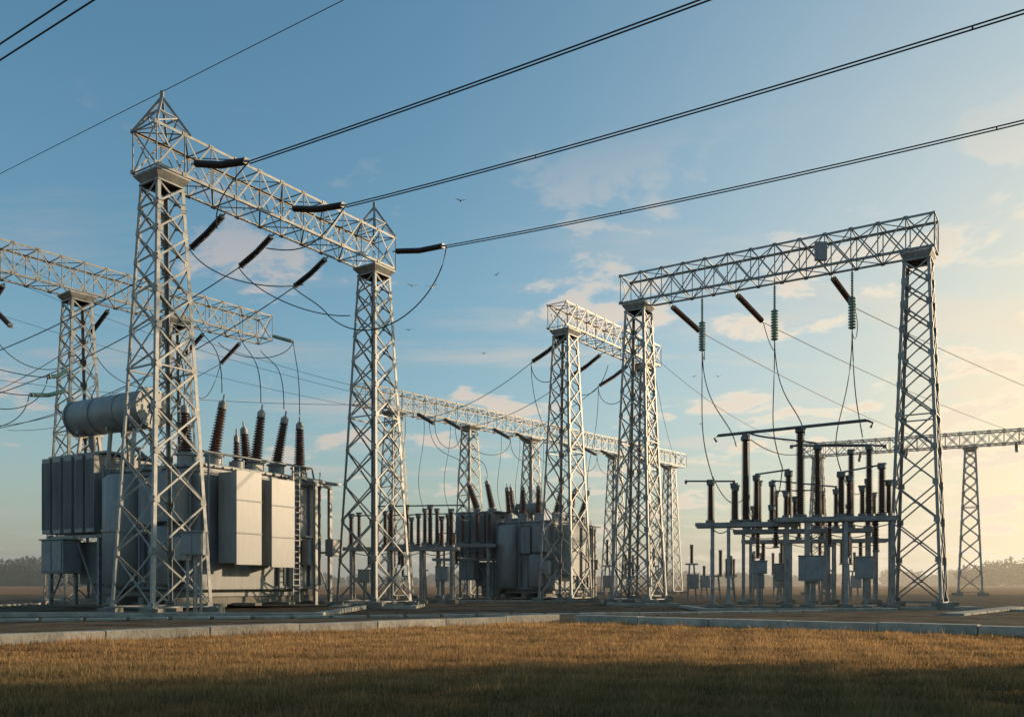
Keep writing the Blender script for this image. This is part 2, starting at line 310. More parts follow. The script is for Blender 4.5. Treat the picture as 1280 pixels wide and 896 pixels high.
# ------------------------------------------------------------------ transformers
def transformer(loc,rz,scale,big=True):
    R=empty('power_transformer',loc,rz,scale)
    t=MB()
    t.box(0,9,0,7,1.0,7.35)
    t.box(-.12,9.12,-.12,7.12,7.35,7.55); t.box(-.1,9.1,-.1,7.1,7.05,7.18)
    t.box(.5,8.5,.5,6.5,.62,1.02)
    for x in np.arange(5.4,9.1,.85): t.box(x,x+.12,-.16,0.02,1.2,7.05)
    for y in np.arange(.5,4.2,.9): t.box(-.16,.02,y,y+.12,1.2,7.05)
    t.box(-.2,.02,-.02,4.4,3.95,4.1); t.box(5.3,9.02,-.2,.02,4.0,4.14)
    t.box(.3,6.5,6.9,10.3,1.3,3.7); t.box(.6,6.0,7,9.7,.75,1.32)
    t.box(-.9,.02,.6,2.3,4.5,7.0); t.box(-.6,.02,2.7,3.9,4.4,6.9)
    t.obj('tank',PAINT,R,bevel=.05)
    if big: BS=((2,1.2,2.5,.25,-.35),(5,1.2,2.5,.2,-.2),(6.6,1.2,2.4,.25,-.35),(8.3,1.0,2.3,.0,0),(1.1,2.3,2.2,.0,.1),(6.3,3.3,1.9,-.1,.1))
    else: BS=((2,.9,2.3,.3,-.5),(5.5,1.0,2.3,.3,-.5),(8.2,1.0,2.3,.4,-.7),(1.1,2.6,2.3,.0,.0),(1.0,4.4,2.3,.0,.1),(1.0,6.2,2.3,.0,.3),(1.2,8.6,2.4,-.1,.6),(1.2,10.6,2.4,-.2,1.0),(3.6,7.4,1.9,0,.2))
    c=MB()
    c.lathe((.1,5.8,1.1),(.1,5.8,7.2),[(0,.9),(.04,1.25),(.96,1.25),(1,1.0)],28)
    c.cyl((.1,5.8,4.1),(.1,5.8,4.25),1.33,28,smooth=False)
    c.lathe((-.1,2.1,1.2),(-.1,2.1,4.3),[(0,.7),(.06,.95),(.94,.95),(1,.8)],24)
    for (x,y,h,_,_) in BS:
        z=7.5 if y<7.1 else 8.5; hh=.75 if y<7.1 else .45
        c.cyl((x,y,z),(x,y,z+hh),.46,20); c.cyl((x,y,z+hh-.08),(x,y,z+hh),.56,20,smooth=False)
    c.cyl((3.4,1,7.5),(3.4,1,8.0),.4,18)
    if big: y0=3.8; yl=6.3; cr_=1.02; cz=10.7; cx=.2
    else: y0=4.0; yl=3.0; cr_=.62; cz=9.0; cx=4.2
    c.lathe((cx,y0,cz),(cx,y0+yl,cz),[(0,cr_*.91),(.015,cr_),(.985,cr_),(1,cr_*.8)],36)
    c.cyl((cx,y0-.05,cz),(cx,y0+.1,cz),cr_+.08,36,smooth=False)
    c.cyl((cx,y0+yl-.1,cz),(cx,y0+yl+.03,cz),cr_+.05,36,smooth=False)
    for f in (.33,.66): c.cyl((cx,y0+yl*f,cz),(cx,y0+yl*f+.06,cz),cr_+.03,36,smooth=False)
    c.cyl((cx,y0-.18,cz),(cx,y0,cz),.28,16,smooth=False)
    c.obj('conservator_and_turrets',PAINT2,R)
    d=MB()
    for k in range(16):
        a=2*math.pi*k/16; rr=cr_*.96; d.bar((cx+rr*math.cos(a),y0-.10,cz+rr*math.sin(a)),(cx+rr*math.cos(a),y0-.02,cz+rr*math.sin(a)),.07)
    for k in range(6):
        a=2*math.pi*k/6+.3; d.bar((cx+.25*math.cos(a),y0-.07,cz+.25*math.sin(a)),(cx+cr_*.88*math.cos(a),y0-.07,cz+cr_*.88*math.sin(a)),.06)
    for f in (.13,.45,.86):
        y=y0+yl*f
        for x in (cx-.7,cx+.7):
            zb=7.5 if y<7 else 8.45
            d.bar((x,y,zb),(x+(.2 if x<cx else -.2),y,cz-cr_*.8),.16)
        d.bar((cx-.8,y,cz-cr_*.93),(cx+.8,y,cz-cr_*.93),.18)
        d.bar((cx-.7,y,zb+.2),(cx+.7,y,cz-cr_),.08)
    for x in np.arange(0,9.1,1.5): d.bar((x,.02,7.55),(x,.02,8.0),.05)
    for x in np.arange(.3,9,.6): d.bar((x,-.2,7.42),(x,-.02,7.42),.09)
    for y in np.arange(.3,7,.6): d.bar((-.2,y,7.42),(-.02,y,7.42),.09)
    for x in (6.2,6.7): d.bar((x,-.5,.3),(x,-.5,8.0),.07)
    for z in np.arange(.6,7.9,.32): d.bar((6.2,-.5,z),(6.7,-.5,z),.045)
    for x,y in ((9.5,-.3),(9.5,.9),(7.6,-.9)): d.bar((x,y,.1),(x,y,7.2),.2)
    d.bar((7.6,-.9,7.1),(9.6,-.3,7.1),.16); d.bar((7.5,-.6,7.3),(9.9,-.6,7.3),.5,.12)
    d.bar((9.5,-.3,3.2),(9.5,.9,3.2),.12); d.bar((9.5,-.3,.5),(9.5,.9,3.2),.08)
    for y in (7.5,9.6,11.9):
        for x in (-.4,3.2): d.bar((x,y,.15),(x,y,4.1),.18)
    for x in (-.4,3.2): d.bar((x,7.2,3.95),(x,12.2,3.95),.18)
    d.bar((-.4,7.5,.3),(-.4,9.6,3.9),.08); d.bar((-.4,11.9,.3),(-.4,9.6,3.9),.08)
    d.obj('steel_fittings',STEEL,R)
    r=MB()
    for i in range(5):
        y=7.5+i*1.0
        r.box(-.75,3.6,y,y+.72,4.15,8.45)
        for k in range(6):
            r.box(-.81,-.75,y+.06+k*.11,y+.11+k*.11,4.4,8.2)
    r.box(-.3,3.2,7.1,12.3,8.5,8.64)
    for x0,x1,z0,z1 in ((1.0,2.75,2.3,7.2),(3.45,5.2,2.2,7.0)):
        m=8
        for k in range(m):
            xx=x0+(x1-x0)*(k/m); r.box(xx+.02,xx+(x1-x0)/m-.06,-1.45,-.25,z0+.1,z1-.1)
        r.box(x0,x1,-1.6,-1.44,z0,z1)
        for zz in (z0+1.6,z0+3.3): r.box(x0-.03,x1+.03,-1.63,-1.42,zz,zz+.07)
    r.obj('radiators',PAINT2,R,bevel=.04)
    pz=MB()
    for z in (4.5,8.1): pz.cyl((1.3,7.0,z),(1.3,12.4,z),.13)
    for z in (2.7,6.6):
        for xc in (1.87,4.3):
            for dx in (-.5,.5): pz.cyl((xc+dx,-.4,z),(xc+dx,.1,z),.14)
    pz.tube([(cx,y0+yl*.4,cz-cr_*.9),(cx,y0+yl*.4,cz-cr_-.25),(cx+.6,y0+1.5,8.3),(cx+1.0,y0+1.2,8.0),(cx+1.2,y0+1,7.5)],.12,10)
    if big: pz.tube([(.2,9,9.8),(.2,9,9.1),(.2,8.7,8.6)],.2,12)
    pz.tube([(.3,-.35,1.2),(.3,-.35,7.9),(.5,.3,8.2),(4,.3,8.2),(8.6,.3,8.2),(8.8,.3,7.5)],.06,8)
    pz.tube([(-.35,4.2,1.2),(-.35,4.2,8.0),(-.2,4.4,8.6)],.07,8)
    pz.tube([(5.7,-.3,1.2),(5.7,-.3,7.2)],.07,8)
    pz.tube([(-.5,7.0,3.2),(-.5,7.0,7.8)],.09,8)
    for xx in (1,3,4.5,7.5): pz.cyl((xx,5.4,7.5),(xx,5.4,7.9),.3,12,smooth=False)
    pz.obj('pipework',PAINT,R)
    cb=MB()
    cb.box(-1.3,-.2,9.4,11.4,1.9,3.75); cb.box(-1.36,-1.3,9.5,10.36,2.0,3.65); cb.box(-1.36,-1.3,10.44,11.3,2.0,3.65)
    cb.box(-1.4,-.15,9.3,11.5,3.75,3.83)
    cb.box(9.3,10.2,-.7,-.1,3.0,4.0); cb.box(7.2,7.9,-.75,-.2,2.4,3.9); cb.box(-.9,-.2,.3,1.1,2.5,3.7)
    cb.box(4.2,5.0,.6,1.0,7.55,8.0); cb.box(7.2,7.7,.2,.6,7.55,7.95)
    cb.obj('control_cabinets',CAB,R,bevel=.03)
    sk=MB()
    for y in (.8,3.4,6.0): sk.bar((-.9,y,.42),(9.6,y,.42),.45,.42)
    for x in (.6,3,5.5,8.4): sk.bar((x,-1.1,.23),(x,7.6,.23),.5,.16)
    sk.box(.5,6,7.2,9.6,.3,.76)
    sk.obj('skid_base',CONC,R,bevel=.03)
    bs=MB();tp=MB()
    def bush(x,y,h,z0,lx=0,ly=0,r=.3):
        b=V((x,y,z0)); e=V((x+lx,y+ly,z0+h))
        bs.ribs(b,e,r,r*.62,int(h/.14),16,.72)
        d=(e-b).normalized(); tp.cyl(b-d*.1,b+d*.08,r*1.05,16,smooth=False)
        tp.cyl(e,e+d*.32,r*.62,14); tp.cyl(e+d*.32,e+d*.42,r*.4,12); tp.cyl(e+d*.4,e+d*.75,.05,8)
    for x,y,h,lx,ly in BS:
        bush(x,y,h,8.25 if y<7.1 else 8.95,lx,ly,.36 if big else .42)
    bush(3.4,1.0,1.1,8.0,0,0,.24)
    bs.obj('porcelain_bushings',PORC,R); tp.obj('bushing_terminals',STEEL,R)
    return R
transformer((-16,45,.12),math.radians(60),(1,1,1))
T2O=(3.4,70,.1)
transformer(T2O,math.radians(60),(.76,.74,.85),False)
def tl(x,y,z,o=(-16,45,.12),s=(1,1,1)):
    x*=s[0];y*=s[1];z*=s[2]; return V((o[0]+.5*x-.866*y,o[1]+.866*x+.5*y,o[2]+z))
for (x,y,z),q in (((2.25,.85,11.6),ptB(20.0,.9,20.3)),((5.2,1.0,11.6),ptB(23.5,.9,20.3)),((6.85,.85,11.5),ptB(25,1.6,19.2)),((8.3,1.0,11.4),gq),((1.1,2.4,11.3),ptB(17,.9,20.3))):
    p=tl(x,y,z)
    mb=MB(); mb.tube(bez(p,p+V((0,0,3.0)),V((p.x*.6+q.x*.4,p.y*.6+q.y*.4,p.z+4)),q),.028); mb.obj('dropper_wire',WIRE)
s2=(.76,.74,.85)
for (x,y,z),q in (((2.3,.4,11.2),dends[0]),((1.0,4.5,11.3),dends[1]),((8.6,.3,11.2),dends[2]),((1.1,9.2,12.0),ptC(9.5,1,17)),((1.0,11.6,12.0),ptC(6,1,17))):
    p=tl(x,y,z,T2O,s2); mb=MB(); mb.tube(bez(p,p+V((0,0,3)),q+V((0,0,-5)),q),.028); mb.obj('dropper_wire',WIRE)
# ------------------------------------------------------------------ switchgear bays
def bay(name,org,ang,L,zp,posts,insul,bars=(),boxes=(),w=1.1,hang=()):
    R=empty(name,(*org,0),ang)
    st=MB();po=MB();al=MB();cb=MB();ft=MB()
    for x in posts:
        for y in (-w/2+.15,w/2-.15):
            st.bar((x,y,.3),(x,y,zp),.2); st.box(x-.2,x+.2,y-.2,y+.2,.30,.34)
            ft.box(x-.32,x+.32,y-.32,y+.32,-.1,.3)
        st.bar((x,-w/2+.15,1.2),(x,w/2-.15,zp-.4),.07); st.bar((x,w/2-.15,1.2),(x,-w/2+.15,zp-.4),.07)
    for y in (-w/2,w/2): st.bar((0,y,zp+.1),(L,y,zp+.1),.16,.26)
    for x in np.arange(0,L+.01,L/6): st.bar((x,-w/2,zp+.14),(x,w/2,zp+.14),.14,.16)
    st.box(.1,L-.1,-w/2+.05,w/2-.05,zp+.18,zp+.21)
    for x,y,h,r in insul:
        z=zp+.22
        al.cyl((x,y,z),(x,y,z+.18),r*1.25,14,smooth=False)
        po.ribs((x,y,z+.18),(x,y,z+h-.18),r,r*.6,max(5,int(h/.13)),14,.85)
        al.cyl((x,y,z+h-.18),(x,y,z+h+.02),r*1.0,12,smooth=False)
        al.bar((x-.22,y,z+h+.08),(x+.22,y,z+h+.08),.14,.1)
        st.box(x-.3,x+.3,y-.3,y+.3,zp+.212,zp+.235)
    for x,y,h,r in hang:
        po.ribs((x,y,zp-h),(x,y,zp),r,r*.6,max(4,int(h/.14)),12); al.cyl((x,y,zp-h-.12),(x,y,zp-h),r,10)
    for p,q,r in bars:
        al.cyl(p,q,r,10)
        for e in (p,q): al.cyl(V(e)-V((0,0,.16)),V(e)+V((0,0,.05)),r*1.7,10)
    for x0,x1,y,z0,z1 in boxes:
        cb.box(x0,x1,y-.3,y+.3,z0,z1); cb.box(x0-.04,x1+.04,y-.34,y+.34,z1,z1+.05); cb.box(x0+.06,x1-.06,y-.33,y-.3,z0+.08,z1-.08)
        st.bar(((x0+x1)/2,y,.2),((x0+x1)/2,y,z0),.14)
        st.tube([((x0+x1)/2+.15,y,z0),((x0+x1)/2+.15,y,.2)],.04)
        ft.box((x0+x1)/2-.35,(x0+x1)/2+.35,y-.35,y+.35,-.1,.22)
    for k in range(len(posts)-1):
        st.tube(catenary((posts[k],-w/2+.1,zp-.1),(posts[k+1],-w/2+.1,zp-.15),.25,10),.03,5)
    st.obj('support_frame',STEEL,R)
    if po.v: po.obj('post_insulators',PORC,R)
    if al.v: al.obj('contacts_and_busbars',ALU,R)
    if cb.v: cb.obj('mechanism_box',CAB,R,bevel=.02)
    ft.obj('footings',CONC,R); return R
an=math.radians(-14)
bay('disconnector_switch',(10.7,51.0),an,5.6,4.7,(.9,1.8,5.0),
    [(.8,0,2.4,.24),(2.1,.3,2.2,.2),(2.75,0,4.9,.28),(3.35,.2,2.6,.22),(5.1,.1,2.8,.24),(2.2,-.4,2.0,.18),(4.2,.4,.9,.2)],
    bars=[((-.6,0,7.4),(2.1,.3,7.35),.05),((3.35,.2,7.7),(5.1,.1,7.9),.05)],boxes=[(3.1,3.9,-.5,2.0,2.7)],hang=((4.4,0,1.1,.16),))
bay('disconnector_switch',(14.8,49.5),an,6.3,4.9,(1.7,3.7,6.1),
    [(1.35,0,4.95,.28),(2.3,.3,4.0,.24),(3.5,0,2.4,.24),(3.95,.25,2.2,.2),(4.6,.0,1.6,.18),(5.6,0,2.8,.24),(6.0,.3,1.9,.19),(5.0,.35,3.9,.22),(.6,.3,1.4,.17)],
    bars=[((3.5,0,7.6),(5.6,0,7.95),.05),((2.3,.3,9.2),(5.0,.35,9.1),.06)],boxes=[(1.2,2.6,-.9,1.6,2.95),(4.2,5.1,-.3,1.7,2.9)],hang=((2.9,0,1.3,.16),(5.3,0,1.6,.18)))
bay('disconnector_switch',(14.5,57.5),an,8.6,4.7,(.6,3.2,5.8,8.2),
    [(.8,0,2.2,.22),(1.6,.2,3.1,.2),(2.4,0,3.0,.22),(3.8,0,2.0,.2),(5.2,0,5.3,.26),(6.3,0,2.4,.2),(7.2,0,4.9,.24),(8.2,0,3,.22)],
    bars=[((3.6,0,10.3),(9.2,0,10.1),.07),((2.4,0,8.1),(6.3,0,7.6),.05)],boxes=[(2.5,3.4,0,1.6,2.7)],hang=((1.5,0,1.5,.17),(4.6,0,1.3,.17),(7,0,1.5,.17)))
bay('disconnector_switch',(17.0,65.0),an,10.0,4.4,(.6,3.4,6.4,9.2),
    [(.8,0,2.4,.22),(2.4,0,3.4,.22),(4.0,0,2.4,.2),(5.6,0,3.4,.24),(7.4,0,2.4,.22),(9.1,0,3.2,.22)],
    bars=[((2.4,0,8.2),(5.6,0,8.2),.05)],boxes=[(4.5,5.4,0,1.4,2.5)],hang=((1.5,0,1.5,.17),(8.2,0,1.3,.17)))
bb=MB(); bb.cyl((12.0,51.2,10.05),(18.9,46.9,10.15),.09,12)
bb.tube([(12.0,51.2,10.05),(11.8,51.3,9.9),(11.9,51.2,9.7)],.07,8); bb.tube([(18.9,46.9,10.15),(19.2,46.8,10.0),(19.1,46.9,9.75)],.07,8)
bb.cyl((13.35,50.35,9.8),(13.35,50.35,10.1),.14); bb.cyl((16.1,48.65,9.95),(16.1,48.65,10.15),.14)
bb.tube(bez((13.4,50.3,10.1),(14,49.5,9.6),(15.2,49.4,9.6),(17.0,49.2,9.3)),.05,8)
bb.obj('tubular_busbar',ALU)
for q,e in zip(drops,((11.6,50.8,7.5),(15.3,49.8,8.0),(18.2,48.7,7.7))):
    mb=MB(); mb.tube(bez(q,q+V((0,0,-5)),V(e)+V((-.6,.8,2.6)),e),.032); mb.tube(bez(q,q+V((.1,0,-4.0)),V(e)+V((1.2,.8,3.8)),V(e)+V((1.6,1.0,2.0))),.032); mb.obj('dropper_wire',WIRE)
for p,q,sg in (((11.6,50.8,7.6),(15.2,57.3,7.1),.9),((15.3,49.8,8.0),(17,56.9,7.9),1.0),((18.2,48.7,7.7),(22.4,55.5,7.8),1.0),((13.35,50.3,9.9),(19.6,56.2,10.2),.8),((15.3,57.2,7.1),(17.8,64.8,7.0),.9),((-9.7,63,7.0),(-8.2,72,7.1),.7),((-4.3,62.5,6.7),(-2.9,71.5,7.2),.7)):
    wire('flexible_connection',p,q,sg,.03,n=14)
bay('circuit_breaker',(-12.0,63),math.radians(-4),8.2,3.8,(.6,3.3,5.6,7.8),
    [(.5,0,2.3,.22),(1.0,.3,2.4,.18),(2.3,0,2.1,.2),(2.9,.3,2.5,.2),(3.4,0,2.8,.22),(4.5,0,2.9,.22),(5.3,.3,2.3,.19),(6.2,0,2.9,.22),(7.0,.2,2.1,.2),(7.7,0,2.6,.22)],
    bars=[((2.2,0,6.95),(8.6,0,7.0),.05),((.5,0,6.3),(2.4,0,6.3),.05)],boxes=[(6.7,7.6,-.6,1.6,2.6),(1.2,2,-.6,1.5,2.4)],hang=((1.8,0,1.1,.16),(4.2,0,1.1,.16)))
bay('circuit_breaker',(-10.5,72),math.radians(-4),9.2,4.4,(.6,3.3,5.6,8.6),
    [(.5,0,2.3,.22),(2.3,0,2.1,.2),(3.4,0,2.8,.22),(4.4,0,2.8,.22),(5.3,0,2.3,.2),(6.5,0,2.5,.2),(7.7,0,2.6,.22),(8.7,0,2.6,.22)],bars=[((.4,0,7.0),(8.8,0,7.2),.05)],hang=((1.3,0,1.3,.17),(6,0,1.3,.17)))
bay('circuit_breaker',(-7.5,84),math.radians(-4),7.2,3.6,(.6,3.3,6.6),
    [(.5,0,2.3,.22),(2.0,0,2.3,.2),(3.4,0,2.8,.22),(4.8,0,2.3,.2),(6.7,0,2.6,.22)],bars=[((.4,0,6.2),(6.8,0,6.4),.05)])
def smallrow(x0,x1,y0,y1,n,zp=3.0,h=1.6):
    R=empty('surge_arrester_row',(x0,y0,0))
    st=MB();po=MB();al=MB();cb=MB()
    for i in range(n):
        f=i/(n-1); x=(x1-x0)*f+random.uniform(-.6,.6); y=(y1-y0)*f+random.uniform(-.8,.8); z=zp*random.uniform(.6,1.1); hh=h*random.uniform(.7,1.4)
        for d in (-.35,.35): st.bar((x+d,y,0),(x+d*.5,y,z),.12)
        st.bar((x-.3,y,z*.5),(x+.3,y,z*.5),.08); st.bar((x-.5,y,z+.05),(x+.5,y,z+.05),.22,.14)
        for d in ((-.35,.35) if i%2 else (0,)):
            po.ribs((x+d,y,z+.12),(x+d,y,z+.12+hh),.17,.10,10,10); al.cyl((x+d,y,z+.12+hh),(x+d,y,z+.35+hh),.15,10)
        if i%3==0: cb.box(x-.45,x+.45,y-.6,y-.2,1.0,2.2)
    st.obj('supports',STEEL,R); po.obj('insulators',PORC,R); al.obj('caps',ALU,R); cb.obj('boxes',CAB,R)
smallrow(14.8,27,72,70,8,3.2,1.7); smallrow(19,36,88,84,8,2.6,1.4); smallrow(9.0,13.5,84,84,3); smallrow(-12,-5,89,90,5,3.4)
mc=empty('marshalling_cabinet',(-14.3,39.6,0)); m1=MB(); m1.box(-.5,.5,-.3,.3,2.75,3.75); m1.box(-.55,.55,-.36,.34,3.75,3.82); m1.box(-.44,-.03,-.33,-.3,2.82,3.68); m1.box(.03,.44,-.33,-.3,2.82,3.68); m1.obj('cabinet',CAB,mc,bevel=.02)
m2=MB(); m2.bar((-.3,0,.1),(-.3,0,2.75),.1); m2.bar((.3,0,.1),(.3,0,2.75),.1); m2.bar((-.3,0,1.2),(.3,0,1.2),.08); m2.tube([(.1,0,2.75),(.1,0,.1)],.05); m2.tube([(-.05,.1,2.75),(-.05,.1,.1)],.04); m2.obj('stand',STEEL,mc)
# ------------------------------------------------------------------ ground
def sheet(name,pts,z,mat):
    me=bpy.data.meshes.new(name); me.from_pydata([(x,y,z) for x,y in pts],[],[tuple(range(len(pts)))]); me.materials.append(mat)
    o=bpy.data.objects.new(name,me); scene.collection.objects.link(o); return o
FIELD=noisy('ploughed_field',(.17,.085,.04),(.32,.18,.085),.05,1.0,bump=.4,bscale=2.0,stretch=(1,3,1),detail=12,spec=.05)
YARD=noisy('gravel_yard_ground',(.045,.035,.026),(.175,.13,.085),.5,1.0,bump=.8,bscale=14,detail=14,spec=.08)
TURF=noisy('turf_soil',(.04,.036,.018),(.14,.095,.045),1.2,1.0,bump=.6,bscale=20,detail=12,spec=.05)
sheet('ground',[(-4000,-400),(4000,-400),(4000,6000),(-4000,6000)],0,FIELD)
K0=V((-46.3,-10.5));K1=V((1.8,33));K2=V((49.8,-3))
sheet('gravel_yard',[K0,K1,K2,(130,55),(110,112),(-90,112),(-100,30)],.012,YARD)
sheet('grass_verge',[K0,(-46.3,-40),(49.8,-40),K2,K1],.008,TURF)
kb=MB()
def kerb(p,q,w=.55,h=.3,seg=2.6):
    p=V(p);q=V(q);L=(q-p).length;d=(q-p).normalized(); n=V((-d.y,d.x)); k=int(L/seg)
    for i in range(k):
        a=p+d*(L*i/k+.012); b=p+d*(L*(i+1)/k-.012); j=random.uniform(-.015,.015); hh=h+random.uniform(-.015,.015)
        kb.bar((a.x+n.x*(w/2+j),a.y+n.y*(w/2+j),hh/2-.03),(b.x+n.x*(w/2+j),b.y+n.y*(w/2+j),hh/2-.03),w,hh+.06)
kerb(K0,K1); kerb(K1+V((.5,-.1)),K2)
kb.obj('concrete_kerb',KCONC,bevel=.02)
for x0,x1,y0,y1,h in ((-31,-8.3,38.3,58,.2),(-5,9.5,67,80,.18),(-10.5,-5.5,50.5,55.5,.18),(6.3,11,57,62.4,.18),(20.8,25.8,48.2,53,.18),(10,20.3,46.3,53,.16)):
    sl=MB(); w_=.45
    sl.box(x0,x1,y0,y0+w_,-.05,h); sl.box(x0,x1,y1-w_,y1,-.05,h); sl.box(x0,x0+w_,y0+w_+.004,y1-w_-.004,-.05,h); sl.box(x1-w_,x1,y0+w_+.004,y1-w_-.004,-.05,h)
    sl.obj('bund_kerb',KCONC,bevel=.02)
    pd=MB(); pd.box(x0+w_+.004,x1-w_-.004,y0+w_+.004,y1-w_-.004,-.05,.10); pd.obj('gravel_bed',YARD)
sl=MB()
for a,b_,w_ in (((20,40),(30,52),1.0),((-20,34),(3,40.5),.5),((3,40.5),(16,45),.5),((26,46),(44,40),.8)):
    a=V(a);b_=V(b_);L_=(b_-a).length;k=int(L_/1.5)
    for i in range(k):
        p=a.lerp(b_,i/k+.004); q=a.lerp(b_,(i+1)/k-.004); z=.04+random.uniform(-.01,.01); sl.bar((p.x,p.y,z),(q.x,q.y,z),w_,.14)
sl.obj('cable_trench_cover',KCONC,bevel=.015)
st=MB()
for i in range(1500):
    y=random.uniform(22,48); x=random.uniform(-.62,.62)*y
    if (x-1.8)*(-.671)+(y-33)*.742<1 or (x-1.8)*.6+(y-33)*.8<1: continue
    r=random.uniform(.03,.10); vs=[(x+r*random.uniform(.6,1.3)*math.cos(a),y+r*random.uniform(.6,1.3)*math.sin(a),.0) for a in (0,1.3,2.5,3.8,5.1)]
    vs.append((x,y,.012+r*random.uniform(.5,.9))); st.add(vs,[(k,(k+1)%5,5) for k in range(5)])
st.obj('loose_stones',YARD)
# ------------------------------------------------------------------ grass
def grass():
    n=620000
    Y=np.exp(rng.uniform(math.log(6.5),math.log(33.5),n*2)); X=rng.uniform(-1,1,n*2)*(Y*.66+2)
    d1=np.array([.742,.671]); s1=(X-1.8)*(-d1[1])+(Y-33)*d1[0]
    d2=np.array([.8,-.6]);  s2=(X-1.8)*(-d2[1])+(Y-33)*d2[0]
    keep=(s1<-.03)&(s2<-.03)
    near=np.minimum(-s1[keep],-s2[keep])
    X=X[keep][:n];Y=Y[keep][:n];near=near[:len(X)];n=len(X)
    patch=np.sin(X*.9+np.sin(Y*.7)*2)*np.sin(Y*1.1+np.sin(X*.6)*2)
    patch2=np.sin(X*3.1+Y*1.3)*np.sin(Y*2.7-X*1.9)
    patch3=np.sin(X*.31+Y*.23+1)*np.sin(Y*.47-X*.17)
    h=(.08+.03*patch+.025*patch2)*rng.uniform(.5,1.6,n); tall=rng.uniform(0,1,n)<.02; h=np.where(tall,h*2.0,h)
    h=h*(1+.9*np.exp(-near/.25)*(rng.uniform(0,1,n)<.35)); h=np.clip(h,.03,.30)   # unmown fringe along the kerb
    w=.0045*(Y/10)*rng.uniform(.7,1.4,n)+.003
    a=rng.uniform(0,2*np.pi,n); lean=rng.uniform(0,.75,n)*h; la=rng.uniform(0,2*np.pi,n)
    v=np.zeros((n,3,3))
    v[:,0,0]=X-np.cos(a)*w; v[:,0,1]=Y-np.sin(a)*w; v[:,1,0]=X+np.cos(a)*w; v[:,1,1]=Y+np.sin(a)*w
    v[:,2,0]=X+np.cos(la)*lean; v[:,2,1]=Y+np.sin(la)*lean; v[:,2,2]=h
    me=bpy.data.meshes.new('grass'); me.vertices.add(n*3); me.vertices.foreach_set('co',v.ravel())
    me.loops.add(n*3); me.loops.foreach_set('vertex_index',np.arange(n*3)); me.polygons.add(n); me.polygons.foreach_set('loop_start',np.arange(n)*3)
    me.polygons.foreach_set('loop_total',np.full(n,3))
    ca=me.color_attributes.new('tint','FLOAT_COLOR','POINT')
    g=np.clip((17.0-Y+patch*1.8+patch3*3+rng.normal(0,2.2,n))/8,0,1)[:,None]  # nearer blades blend to dark green, painting foreground shade into their colour
    dry=np.array([.66,.40,.17]); dry2=np.array([.36,.205,.09]); shade_green=np.array([.085,.09,.04])
    r=rng.uniform(0,1,n)[:,None]; c=(dry*r+dry2*(1-r))*(1-g*.72)+shade_green*g*.72; c=c*rng.uniform(.7,1.25,n)[:,None]
    c=c*(1+.3*patch2[:,None]*(rng.uniform(0,1,n)[:,None]))*(1+.15*patch[:,None])*(1+.18*patch3[:,None])
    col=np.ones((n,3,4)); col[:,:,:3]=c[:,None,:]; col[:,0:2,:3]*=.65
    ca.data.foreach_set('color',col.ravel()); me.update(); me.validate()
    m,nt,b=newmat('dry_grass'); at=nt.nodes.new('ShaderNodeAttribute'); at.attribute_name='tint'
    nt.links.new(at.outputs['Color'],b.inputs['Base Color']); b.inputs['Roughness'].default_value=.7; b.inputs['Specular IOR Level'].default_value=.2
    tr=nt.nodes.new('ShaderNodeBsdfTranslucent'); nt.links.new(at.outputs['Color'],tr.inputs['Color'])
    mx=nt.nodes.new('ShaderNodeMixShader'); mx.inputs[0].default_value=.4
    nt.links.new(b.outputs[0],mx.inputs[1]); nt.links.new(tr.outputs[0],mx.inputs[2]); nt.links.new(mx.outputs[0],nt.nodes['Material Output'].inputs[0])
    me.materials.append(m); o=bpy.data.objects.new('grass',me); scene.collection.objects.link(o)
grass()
# ------------------------------------------------------------------ trees
LEAF=noisy('leaves',(.035,.05,.02),(.09,.10,.04),1.5,.8)
BARK=noisy('bark',(.06,.045,.035),(.14,.11,.08),4,.95,bump=.5)
HAZY=noisy('distant_foliage',(.045,.045,.03),(.10,.09,.06),.05,.95)
def leafmesh(name,centers,radii,per,size,mat):
    cs=np.repeat(centers,per,axis=0); rs=np.repeat(radii,per,axis=0); n=len(cs)
    d=rng.normal(size=(n,3)); d/=np.linalg.norm(d,axis=1)[:,None]; p=cs+d*rs*(rng.uniform(.3,1,n)**.5)[:,None]
    u=rng.normal(size=(n,3)); u/=np.linalg.norm(u,axis=1)[:,None]; w=np.cross(u,rng.normal(size=(n,3))); w/=np.linalg.norm(w,axis=1)[:,None]
    s=size*rng.uniform(.6,1.4,n)[:,None]
    v=np.stack([p-u*s,p+w*s*.6,p+u*s,p-w*s*.6],1).reshape(-1,3)
    me=bpy.data.meshes.new(name); me.vertices.add(n*4); me.vertices.foreach_set('co',v.ravel()); me.loops.add(n*4); me.loops.foreach_set('vertex_index',np.arange(n*4))
    me.polygons.add(n); me.polygons.foreach_set('loop_start',np.arange(n)*4); me.polygons.foreach_set('loop_total',np.full(n,4)); me.update(); me.materials.append(mat); return me
tc=[];trd=[];trunk=MB()
trunk.lathe((0,0,0),(0,0,7.5),[(0,.34),(.1,.26),(.6,.16),(1,.05)],12)
for k in range(16):
    a=k*2.4; z=2.2+k*.42; L=2.7*math.sin(math.pi*(.25+.7*k/16))+.3
    e=V((math.cos(a)*L,math.sin(a)*L,z+1.3)); trunk.lathe((0,0,z),e,[(0,.1),(1,.02)],6)
    for f in (.6,1.0): tc.append(tuple(V((0,0,z)).lerp(e,f))); r=random.uniform(.65,1.15); trd.append((r,r,r*.8))
for k in range(8): tc.append((random.uniform(-.9,.9),random.uniform(-.9,.9),7.3+random.uniform(-.7,1.6))); trd.append((.9,.9,.8))
lm=leafmesh('crown',np.array(tc),np.array(trd),330,.13,LEAF)
tm=None
